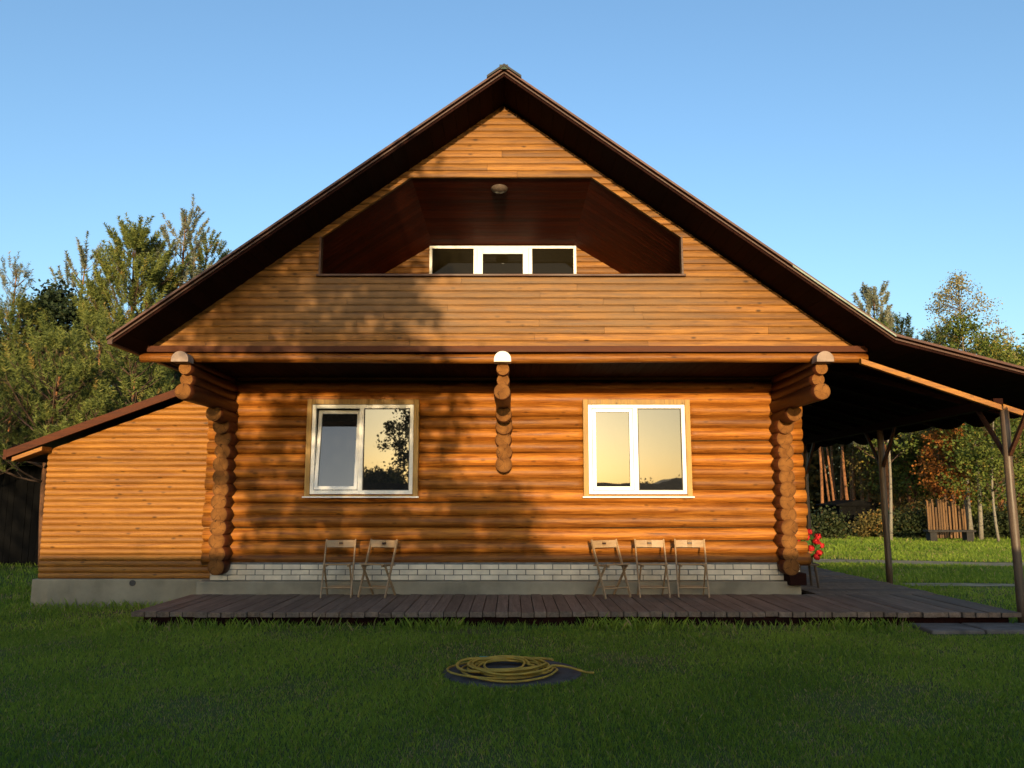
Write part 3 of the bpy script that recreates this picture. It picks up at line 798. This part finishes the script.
for k, (dx, dy, dz) in enumerate([(-.02, -.22, .76), (.12, -.22, .70), (.02, -.27, .60), (.17, -.2, .53), (-.14, -.16, .68), (.07, -.08, .84), (.22, -.05, .77), (.24, -.1, .64), (.1, -.26, .47)]):
    P, A = rosette(60, np.array([dx, dy, dz]), np.array([.055, .055, .05]), .04)
    soup('flower_head', leafquads(P, A, .045, .9), 4, rng.random(len(P)), PETAL, fp)

# ------------------------------------------------------------------ trees
def seg_tree_mesh(mb, pts, r0, r1, seg=7, mi=0):
    n = len(pts); mb.tube(pts, [r0 + (r1 - r0) * i / (n - 1) for i in range(n)], seg, mi, .5)
def needles(P, D, per, L, nl, nw, rnd):
    """tufts: P start, D direction (unit), L length of the needled shoot"""
    n = len(P); N = n * per
    p = np.repeat(P, per, 0); d = np.repeat(D, per, 0); l = np.repeat(L, per)[:, None]
    s = rnd.random((N, 1)) ** .85
    base = p + d * l * s
    r = rnd.normal(size=(N, 3)); side = np.cross(d, r); side /= np.linalg.norm(side, axis=1)[:, None] + 1e-9
    out = side * .85 + d * rnd.uniform(.25, .9, (N, 1)); out /= np.linalg.norm(out, axis=1)[:, None]
    ln = nl * rnd.uniform(.7, 1.25, (N, 1)) * (1 - .35 * s)
    wdir = np.cross(out, rnd.normal(size=(N, 3))); wdir /= np.linalg.norm(wdir, axis=1)[:, None] + 1e-9
    return np.stack([base - wdir * nw / 2, base + wdir * nw / 2, base + out * ln], 1)
def pine(name, loc, Hh, hb, Rr, seed, label, mat=None, dens=1., per=46, up=.75, nl=.13, nw=.022, shoot=.5, bark=None, cat='tree', group=None, sparse_top=.0, lean=0., el0=0., spread=0., tk=.0165):
    rnd = np.random.default_rng(seed); rr = random.Random(seed)
    root = empty(name, loc, label, cat, group)
    tr = MB(); ts = np.linspace(0, 1, 10)
    axis = lambda t: Vector((lean * t * Hh + .10 * math.sin(t * 5 + seed), .08 * math.sin(t * 4 + seed * 2), t * Hh))
    seg_tree_mesh(tr, [axis(t) for t in ts], tk * Hh, .012)
    P, D, L = [], [], []
    lim = MB()
    z = hb
    while z < Hh * .985:
        f = (z - hb) / (Hh - hb)
        bl = Rr * (1 - f) ** .75 * (1.0 if f > .08 else .75) + .16
        nb = max(3, int(rr.uniform(4.2, 6.5)))
        a0 = rr.random() * 6.28
        for k in range(nb):
            if rr.random() < .12 + sparse_top * f: continue
            a = a0 + k * 6.283 / nb + rr.uniform(-.4, .4); l = bl * rr.uniform(.6, 1.15)
            el = R(rr.uniform(8, 28) + 30 * f * (1 - spread) + el0)
            pts = []; c = axis(z / Hh); e = el
            for s in range(6):
                pts.append(c.copy()); c = c + Vector((math.cos(a) * math.cos(e), math.sin(a) * math.cos(e), math.sin(e))) * l / 5
                e += (R(80) - e) * .10 * up * (1 - spread)
            seg_tree_mesh(lim, pts, .012 + .012 * l, .005, 5)
            nsub = max(2, int(l * 9 * dens))
            for q in range(nsub):
                t = rr.uniform(.22, 1) ** .8 if q else 1.0
                i = min(4, int(t * 5)); b = pts[i].lerp(pts[i + 1], t * 5 - i)
                fwd = (pts[i + 1] - pts[i]).normalized()
                sd_ = Vector((-math.sin(a), math.cos(a), 0)) * rr.uniform(-1, 1)
                sl = rr.uniform(.15, .55) * (1.25 - t) * min(1.2, l) + .04
                d1 = (fwd * .6 + sd_ + Vector((0, 0, rr.uniform(.1, .5)))).normalized()
                tip = b + d1 * sl if q else b
                d2 = (d1 * (.45 + .5 * spread) + fwd * (.35 + .5 * spread) + Vector((0, 0, up * (1 - .45 * spread) * rr.uniform(.5, 1.3)))).normalized()
                if sl > .2 and q: seg_tree_mesh(lim, [b, tip], .008, .004, 4)
                P.append(tip); D.append(d2); L.append(shoot * rr.uniform(.55, 1.15))
        z += rr.uniform(.28, .46) * (.75 + .25 * Hh / 9)
    top = axis(.96)
    for k in range(6): P.append(top); D.append(Vector((rr.uniform(-.35, .35), rr.uniform(-.35, .35), 1)).normalized()); L.append(shoot)
    tro = tr.build('trunk', bark or PINEB, root, Vector((0, 0, 0)))
    lim.build('limbs', BARK, tro, Vector((0, 0, 0)))
    P, D, L = np.array([tuple(v) for v in P]), np.array([tuple(v) for v in D]), np.array(L)
    V = needles(P, D, per, L, nl, nw, rnd)
    tt = np.repeat(np.clip(rnd.normal(.4, .22, len(P)), 0, .9), per); tt = np.clip(tt + rnd.normal(0, .12, len(tt)), 0, .95)
    tt = np.where(np.repeat(rnd.random(len(P)) < .02, per), 1.0, tt)
    soup('crown', V, 3, tt, mat or NEEDLE, root)
    return root
def leafy(name, loc, Hh, hb, Rr, seed, label, mat, bark=BARK, nclump=90, per=90, leaf=.12, cr=.5, cat='tree', group=None, droop=0., stems=1, tr=.018, crown='egg', lean=0.):
    rnd = np.random.default_rng(seed); rr = random.Random(seed)
    root = empty(name, loc, label, cat, group)
    tr_ = MB(); lim = MB(); ends = []
    for s in range(stems):
        ox, oy = (0, 0) if stems == 1 else (rr.uniform(-.3, .3) * Rr, rr.uniform(-.3, .3) * Rr)
        ax = lambda t, ox=ox, oy=oy: Vector((ox * (.3 + t) + lean * t * Hh + .13 * math.sin(t * 5 + seed), oy * (.3 + t) + .1 * math.sin(t * 4 + 2 * seed), t * Hh * .97))
        seg_tree_mesh(tr_, [ax(t) for t in np.linspace(0, 1, 11)], tr * Hh, .01)
        for k in range(nclump // stems):
            f = rr.random() ** .85; z = hb + (Hh - hb) * f
            prof = math.sin(math.pi * min(1, .16 + .84 * f)) ** .7 if crown == 'egg' else (1 - f) ** .6 + .1
            l = Rr * prof * math.sqrt(rr.uniform(.12, 1)); a = rr.random() * 6.283
            st = max(.12, (z - l * .7) / Hh)
            b = ax(min(.98, st)); c = ax(z / Hh) + Vector((math.cos(a) * l, math.sin(a) * l, rr.uniform(-.2, .2) * cr - droop * l))
            md = b.lerp(c, .5) + Vector((0, 0, .12 * l))
            if k % 2 == 0 or mat is LEAFB: seg_tree_mesh(lim, [b, md, c], .008 + .006 * l, .003, 5)
            ends.append(c)
    tro = tr_.build('trunk', bark, root, Vector((0, 0, 0))); lim.build('limbs', BARK if bark is not BIRCH else BARK, tro, Vector((0, 0, 0)))
    E = np.array([tuple(v) for v in ends]); n = len(E)
    C = np.repeat(E, per, 0) + rnd.normal(size=(n * per, 3)) * np.repeat(cr * rnd.uniform(.45, 1.1, n), per)[:, None] * np.array([.55, .55, .42])
    C[:, 2] = np.maximum(C[:, 2], .05)
    A = rnd.normal(size=(n * per, 3)); A[:, 2] += .5; A /= np.linalg.norm(A, axis=1)[:, None]
    tt = np.clip(np.repeat(rnd.normal(.42, .22, n), per) + rnd.normal(0, .14, n * per), 0, .95)
    tt = np.where(rnd.random(n * per) < .04, 1.0, tt)
    soup('crown', leafquads(C, A, leaf, .7), 4, tt, mat, root)
    return root
def at(px, Y): return (px - 512) / 800 * Y * 1.02
def ztop(py, Y): return EYE + Y * math.tan(R(8.25) + math.atan((384 - py) / 800))

# left of and behind the house
LT = 'pines behind the left side of the house'
pine('pine_tree', (at(176, 25), 25, 0), ztop(203, 25) - .5, 2.5, 2.4, 3, 'tallest grey green young pine with upswept tips left of the roof slope', NEEDLEG, .40, 90, 1.0, el0=26, spread=.8, sparse_top=.15, group=LT, shoot=.70, nl=.14, nw=.03)
pine('pine_tree', (at(128, 24), 24, 0), ztop(222, 24) - .5, 1.2, 3.5, 5, 'olive green pine with candelabra tips standing left of the tallest pine', NEEDLEY, 1.25, 70, 1.0, el0=18, spread=.7, group=LT, shoot=.65, nl=.14, nw=.03)
pine('pine_tree', (at(78, 25), 25, 0), ztop(258, 25), 3.5, 1.9, 8, 'thin sparse pine with bare twiggy top between the dark crown and the olive pine', NEEDLEG, .26, 90, 1.0, el0=22, spread=.8, sparse_top=.35, group=LT, shoot=.75, nl=.14, nw=.03)
pine('pine_tree', (at(205, 28), 28, 0), ztop(245, 28), 2.5, 2.4, 13, 'pine whose tips show just above the left roof slope', NEEDLEY, 1.0, 66, 1.0, el0=20, spread=.7, group=LT, shoot=.6, nl=.14, nw=.03)
pine('pine_tree', (at(22, 23), 23, 0), ztop(312, 23), 1.2, 2.9, 21, 'broad green pine at the left edge beside the dark crown', NEEDLE, 1., 44, .9, group=LT)
leafy('spruce_tree', (at(50, 24), 24, 0), ztop(287, 24), 1.5, 1.9, 33, 'dark green rounded crown rising above the olive trees at far left', NEEDLED, nclump=190, per=110, leaf=.13, cr=.5, group=LT)
pine('pine_tree', (at(8, 27), 27, 0), ztop(268, 27), 4, 1.8, 34, 'grey green pine top peeking over the dark crown at the left edge', NEEDLEG, .7, 40, .9, group=LT)
for i, (px, Y, py, rr_, lab) in enumerate(((60, 18.5, 345, 2.1, 'bushy yellow green pine above the outer end of the annex roof'), (135, 19.5, 345, 2.2, 'bushy yellow green pine between annex roof and main eave'),
                                          (-5, 19.5, 370, 2.0, 'bushy yellow green pine cut by the left edge above the dark gap'), (100, 21.5, 318, 2.0, 'bushy olive pine behind the ones above the annex roof'))):
    pine('bushy_pine', (at(px, Y), Y, 0), ztop(py, Y), 1.9, rr_, 40 + i, lab, NEEDLEY if i != 2 else NEEDLE, 1.15, 44, .8, group='bushy pines over the annex', shoot=.42)
shade_shed = empty('shed', (-13.5, 21.5, 0), 'added near-black boarded shed standing in for the deep shade left of the annex', 'shed')  # added stand-in: its near-black boards paint the shade of the gap
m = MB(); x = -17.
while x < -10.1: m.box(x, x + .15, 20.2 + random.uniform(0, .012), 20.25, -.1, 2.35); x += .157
m.box(-17, -10.05, 20.26, 23, -.1, 2.3); m.build('walls', DARKW, shade_shed, shade_shed.location)
m = MB(); m.prism([(19.8, 2.35), (23.4, 2.65), (23.4, 2.72), (19.8, 2.42)], 'x', -17.3, -9.8); m.build('roof', DARKW, shade_shed, shade_shed.location)

# right of the house
RT = 'trees at the far side of the right lawn'
pine('pine_tree', (at(876, 34), 34, 0), ztop(280, 34) - .6, 3, 2.0, 71, 'slim grey green pine rising just above the right roof slope', NEEDLEG, .8, 70, 1.0, el0=18, spread=.7, group=RT, nw=.04, nl=.17, sparse_top=.2, shoot=.7)
pine('pine_tree', (at(900, 35), 35, 0), ztop(310, 35) - .5, 3, 2.0, 72, 'shorter pine beside the roof bend, right of the slim pine', NEEDLE, .8, 42, 1., group=RT, nw=.03, nl=.16)
leafy('birch_tree', (at(958, 31), 31, 0), ztop(268, 31), 4.5, 1.8, 73, 'tall pale birch with thin golden crown and white trunk above the porch roof', LEAFB, BIRCH, nclump=210, per=36, leaf=.085, cr=.36, group=RT, tr=.012, droop=.15)
pine('pine_tree', (at(940, 34), 34, 0), ztop(335, 34), 1.5, 3.0, 74, 'broad olive pine under the birch crown', NEEDLEY, 1., 44, .8, group=RT, nw=.03, nl=.16)
pine('pine_tree', (at(985, 33), 33, 0), ztop(342, 33), 1.5, 2.2, 75, 'dark olive pine right behind the birch trunk', NEEDLE, 1., 44, .9, group=RT, nw=.03, nl=.16)
leafy('deciduous_tree', (at(1030, 36), 36, 0), ztop(352, 36), 1.5, 2.6, 76, 'grey green tree at the right edge above the porch roof', LEAFG, nclump=110, per=80, leaf=.14, cr=.6, group=RT)
leafy('deciduous_tree', (at(884, 37), 37, 0), 9.3, 1.0, 2.2, 77, 'olive brown tree seen behind the far porch post', LEAFM, nclump=150, per=90, leaf=.15, cr=.65, group=RT)
leafy('deciduous_tree', (at(905, 35), 35, 0), 7.5, 1.5, 1.9, 78, 'yellowing green tree between far post and autumn bush', LEAFG, nclump=110, per=80, leaf=.14, cr=.55, group=RT)
leafy('birch_tree', (at(984, 28), 28, 0), 7.2, 1.4, 1.5, 79, 'slender green birch with pale trunk on the lawn edge beside near post', LEAFG, BIRCH, nclump=120, per=80, leaf=.11, cr=.5, group=RT, tr=.007)
leafy('deciduous_tree', (at(1006, 33), 33, 0), 8.0, .8, 2.4, 80, 'dense green tree behind the near porch post', LEAFG, nclump=150, per=90, leaf=.14, cr=.6, group=RT)
leafy('birch_tree', (at(878, 29.5), 29.5, 0), 8.2, 3.4, 1.5, 81, 'white stemmed birch right behind the far porch post', LEAFG, BIRCH, nclump=70, per=60, leaf=.12, cr=.5, group=RT, tr=.008)
leafy('birch_tree', (at(964, 30), 30, 0), 8.6, 3.0, 1.5, 82, 'thick white birch trunk right of the autumn bush', LEAFG, BIRCH, nclump=80, per=60, leaf=.12, cr=.5, group=RT, tr=.010)
leafy('autumn_bush', (at(934, 30.5), 30.5, 0), 4.2, 1.7, .95, 83, 'orange red autumn tree above the plank stack', LEAFO, nclump=55, per=64, leaf=.13, cr=.45, group=RT, stems=2)
for i, (px, Y) in enumerate(((819, 39), (827, 41), (834, 38.5), (842, 40), (812, 37), (850, 42), (823, 37.5), (838, 36.5), (846, 38), (904, 38), (858, 37))):
    lab = ['bare orange pine trunk, second from the house corner', 'slim orange pine trunk in the middle of the grove', 'orange pine trunk left of the olive tree', 'orange pine trunk at the right of the grove', 'orange pine trunk nearest the house corner', 'farthest orange pine trunk beside the olive tree', 'near orange pine trunk between the second and the middle one', 'near thin orange pine trunk left of the olive tree', 'orange pine trunk between the grove and the olive tree', 'lone orange pine trunk right of the far porch post', 'orange pine trunk directly left of the far porch post'][i]
    pine('pine_tree', (at(px, Y), Y, 0), 8.8 + .3 * (i % 3), 4.9 + .4 * (i % 2), 1.7, 90 + i, lab, NEEDLE, .6, 36, .6, tk=.0075 + .002 * (i % 3), lean=.02 * ((i * 7) % 3 - 1), group='orange trunked pines behind the house corner', nw=.035, nl=.18)
UG = 'undergrowth bushes along the wood edge'
ulab = ['low bush beside the black shed at the house corner', 'low bush right of the black shed', 'low bush left of the far porch post', 'low bush just right of the far porch post',
        'low bush left of the plank stack', 'low bush right of the plank stack', 'low bush under the slender birch', 'low bush behind the near porch post', 'low bush at the right edge of the lawn']
for i, px in enumerate((812, 862, 880, 898, 912, 957, 985, 1008, 1035)):
    Y = 31.5 + (i % 3) * .9
    leafy('bush', (at(px, Y), Y, 0), (.75 if i < 3 else .8 + .6 * ((i * 37 % 10) / 10)), .05, 1.2 if i > 1 else .9, 110 + i, ulab[i], (LEAFD, LEAFM, LEAFG)[i % 3], nclump=60, per=80, leaf=.12, cr=.5, cat='bush', group=UG, crown='cone')

# far woods, one mass on each side
def wood_mass(name, boxes, seed, mat, label, leaf=.35, dens=60):
    rnd = np.random.default_rng(seed); Vs = []; ts = []
    for (x, y, h, r_) in boxes:
        k = int(dens * h); f = rnd.random(k); a = rnd.random(k) * 6.283
        l = r_ * np.sin(np.pi * np.clip(.15 + .85 * f, 0, 1)) ** .7 * np.sqrt(rnd.random(k))
        E = np.stack([x + np.cos(a) * l, y + np.sin(a) * l, .3 + f * h], 1)
        per = 26; C = np.repeat(E, per, 0) + rnd.normal(size=(k * per, 3)) * .42
        C[:, 2] = np.maximum(C[:, 2], .1)
        A = rnd.normal(size=(k * per, 3)); A[:, 2] += .4; A /= np.linalg.norm(A, axis=1)[:, None]
        Vs.append(leafquads(C, A, leaf, .6)); ts.append(np.clip(np.repeat(rnd.normal(.4, .25, k), per) + rnd.normal(0, .1, k * per), 0, .95))
    return tag(soup(name, np.concatenate(Vs), 4, np.concatenate(ts), mat), label, kind='stuff')
r2 = random.Random(5)
wood_mass('far_wood', [(x + r2.uniform(-1, 1), r2.uniform(44, 54), r2.uniform(7, 10.5), 2.3) for x in np.concatenate([np.arange(12, 52, 2.3), np.arange(53, 95, 3.)])], 200, LEAFM, 'mixed wood closing the view beyond the right lawn', .38)
wood_mass('far_wood', [(x + r2.uniform(-1, 1), r2.uniform(32, 40), r2.uniform(8, 10), 2.2) for x in np.arange(-44, -10, 2.8)], 201, NEEDLE, 'pine wood closing the view beyond the annex', .30)

# ------------------------------------------------------------------ things beyond the right lawn
Y = 35; x0, x1 = at(829, Y), at(866, Y)
m = MB(); m.box(x0, x1, Y, Y + 2, 0, 1.25)
for i in range(9): m.box(x0 + i * (x1 - x0) / 9, x0 + i * (x1 - x0) / 9 + .19, Y - .02, Y - .001, .02, 1.24)
sh = empty('shed', ((x0 + x1) / 2, Y + 1, 0), 'low black shed at the wood edge behind the house corner', 'shed')
m.build('walls', DARKW, sh, sh.location)
m = MB(); m.prism([(x0 - .2, 1.25), (x1 + .2, 1.25), (x1 + .2, 1.31), ((x0 + x1) / 2, 1.5), (x0 - .2, 1.31)], 'y', Y - .2, Y + 2.2); m.build('roof', DARKW, sh, sh.location)
Y = 30.2; x0, x1 = at(914, Y), at(950, Y)
pk = empty('plank_stack', ((x0 + x1) / 2, Y, 0), 'sunlit upright wooden planks leaning under the orange autumn tree', 'planks')
m = MB(); i = 0; x = x0
while x < x1: m.box(x, x + .07, Y + random.uniform(-.05, .02), Y + .06, .1, 1.45 + random.uniform(-.35, .2)); x += random.uniform(.085, .13)
m.build('boards', PLANKW, pk, pk.location)
m = MB(); m.box(x0, x1, Y + .07, Y + .13, .5, .58); m.build('crossbar', PLANKW, pk, pk.location)
Y = 28.8; x0, x1 = at(911, Y), at(957, Y)
bn = empty('bench', ((x0 + x1) / 2, Y, 0), 'long low dark bench on the lawn before the planks', 'bench')
m = MB(); m.box(x0, x1, Y - .2, Y + .2, .38, .45); m.build('seat', SEATF, bn, bn.location, .01)
for f in (.12, .88):
    x = x0 + (x1 - x0) * f; m = MB(); m.box(x - .12, x + .12, Y - .16, Y + .16, 0, .379); m.build('leg', SEATF, bn, bn.location, .01)

# ------------------------------------------------------------------ opposite side of the garden (shades the lawn, mirrored in the panes)
fn = empty('plank_fence', (0, -1.2, 0), 'plank fence across the garden whose straight top edge shades the foot of the house', 'fence')
m = MB(); x = -16.
while x < 18: m.box(x, x + .145, -1.2, -1.175, .03, 2.02 + random.uniform(-.006, .006)); x += .148
m.build('boards', PLANKW, fn, fn.location)
m = MB(); m.box(-16, 18, -1.245, -1.2, .45, .53); m.box(-16, 18, -1.245, -1.2, 1.55, 1.63); m.build('rails', PLANKW, fn, fn.location)
for i in range(12): m = MB(); x = -16 + i * 3.05; m.box(x, x + .1, -1.35, -1.25, 0, 1.95); m.build('fence_post', PLANKW, fn, fn.location)
leafy('birch_tree', (-2.65, -3.2, 0), 9.4, 2.0, 1.95, 301, 'leafy tree mirrored in the left window and dappling the left facade', LEAFG, BIRCH, nclump=420, per=66, leaf=.115, cr=.36, tr=.010)
leafy('lilac_bush', (-5.6, -12, 0), 2.75, .3, 1.4, 305, 'dense dark bush mirrored in the lower half of the left window', LEAFG, nclump=190, per=60, leaf=.12, cr=.45, cat='bush', stems=3)
leafy('shrub', (-.55, -3.0, 0), 3.25, 1.2, .95, 304, 'tall shrub across the garden shading the logs between left window and middle bracket', LEAFG, nclump=90, per=60, leaf=.10, cr=.36, cat='shrub', stems=3)
pine('pine_tree', (-11.5, -6, 0), 6.5, .3, 2.6, 302, 'added dense pine, unseen across the garden, blocking sun left of the annex', NEEDLED, 1.1, 40, .6)  # added out of view, only to keep sun off the left edge
pine('pine_tree', (-16, -7, 0), 7.0, .3, 2.8, 303, 'second added dense pine, unseen across the garden, blocking sun from the far left edge', NEEDLED, 1.1, 40, .6)  # second added sun blocker behind the camera
wood_mass('far_wood', [(x + r2.uniform(-1, 1), r2.uniform(-62, -55), r2.uniform(1.6, 3.6), 1.3) for x in np.arange(-50, 60, 2.6)], 203, LEAFD, 'low distant wood mirrored in the right window', .3, 45)
hx, hy = 11.5, -30
nb = empty('small_house', (hx, hy, 0), 'dark roofed low house mirrored in the corner of the right window', 'house')
m = MB(); m.box(hx - 3, hx + 3, hy - 4, hy, 0, 2.2); m.build('walls', CLAD, nb, nb.location)
m = MB(); m.prism([(hx - 3.4, 2.1), (hx + 3.4, 2.1), (hx + .4, 3.0), (hx - .6, 3.0)], 'y', hy - 4.3, hy + .3); m.build('roof', ROOFD, nb, nb.location)
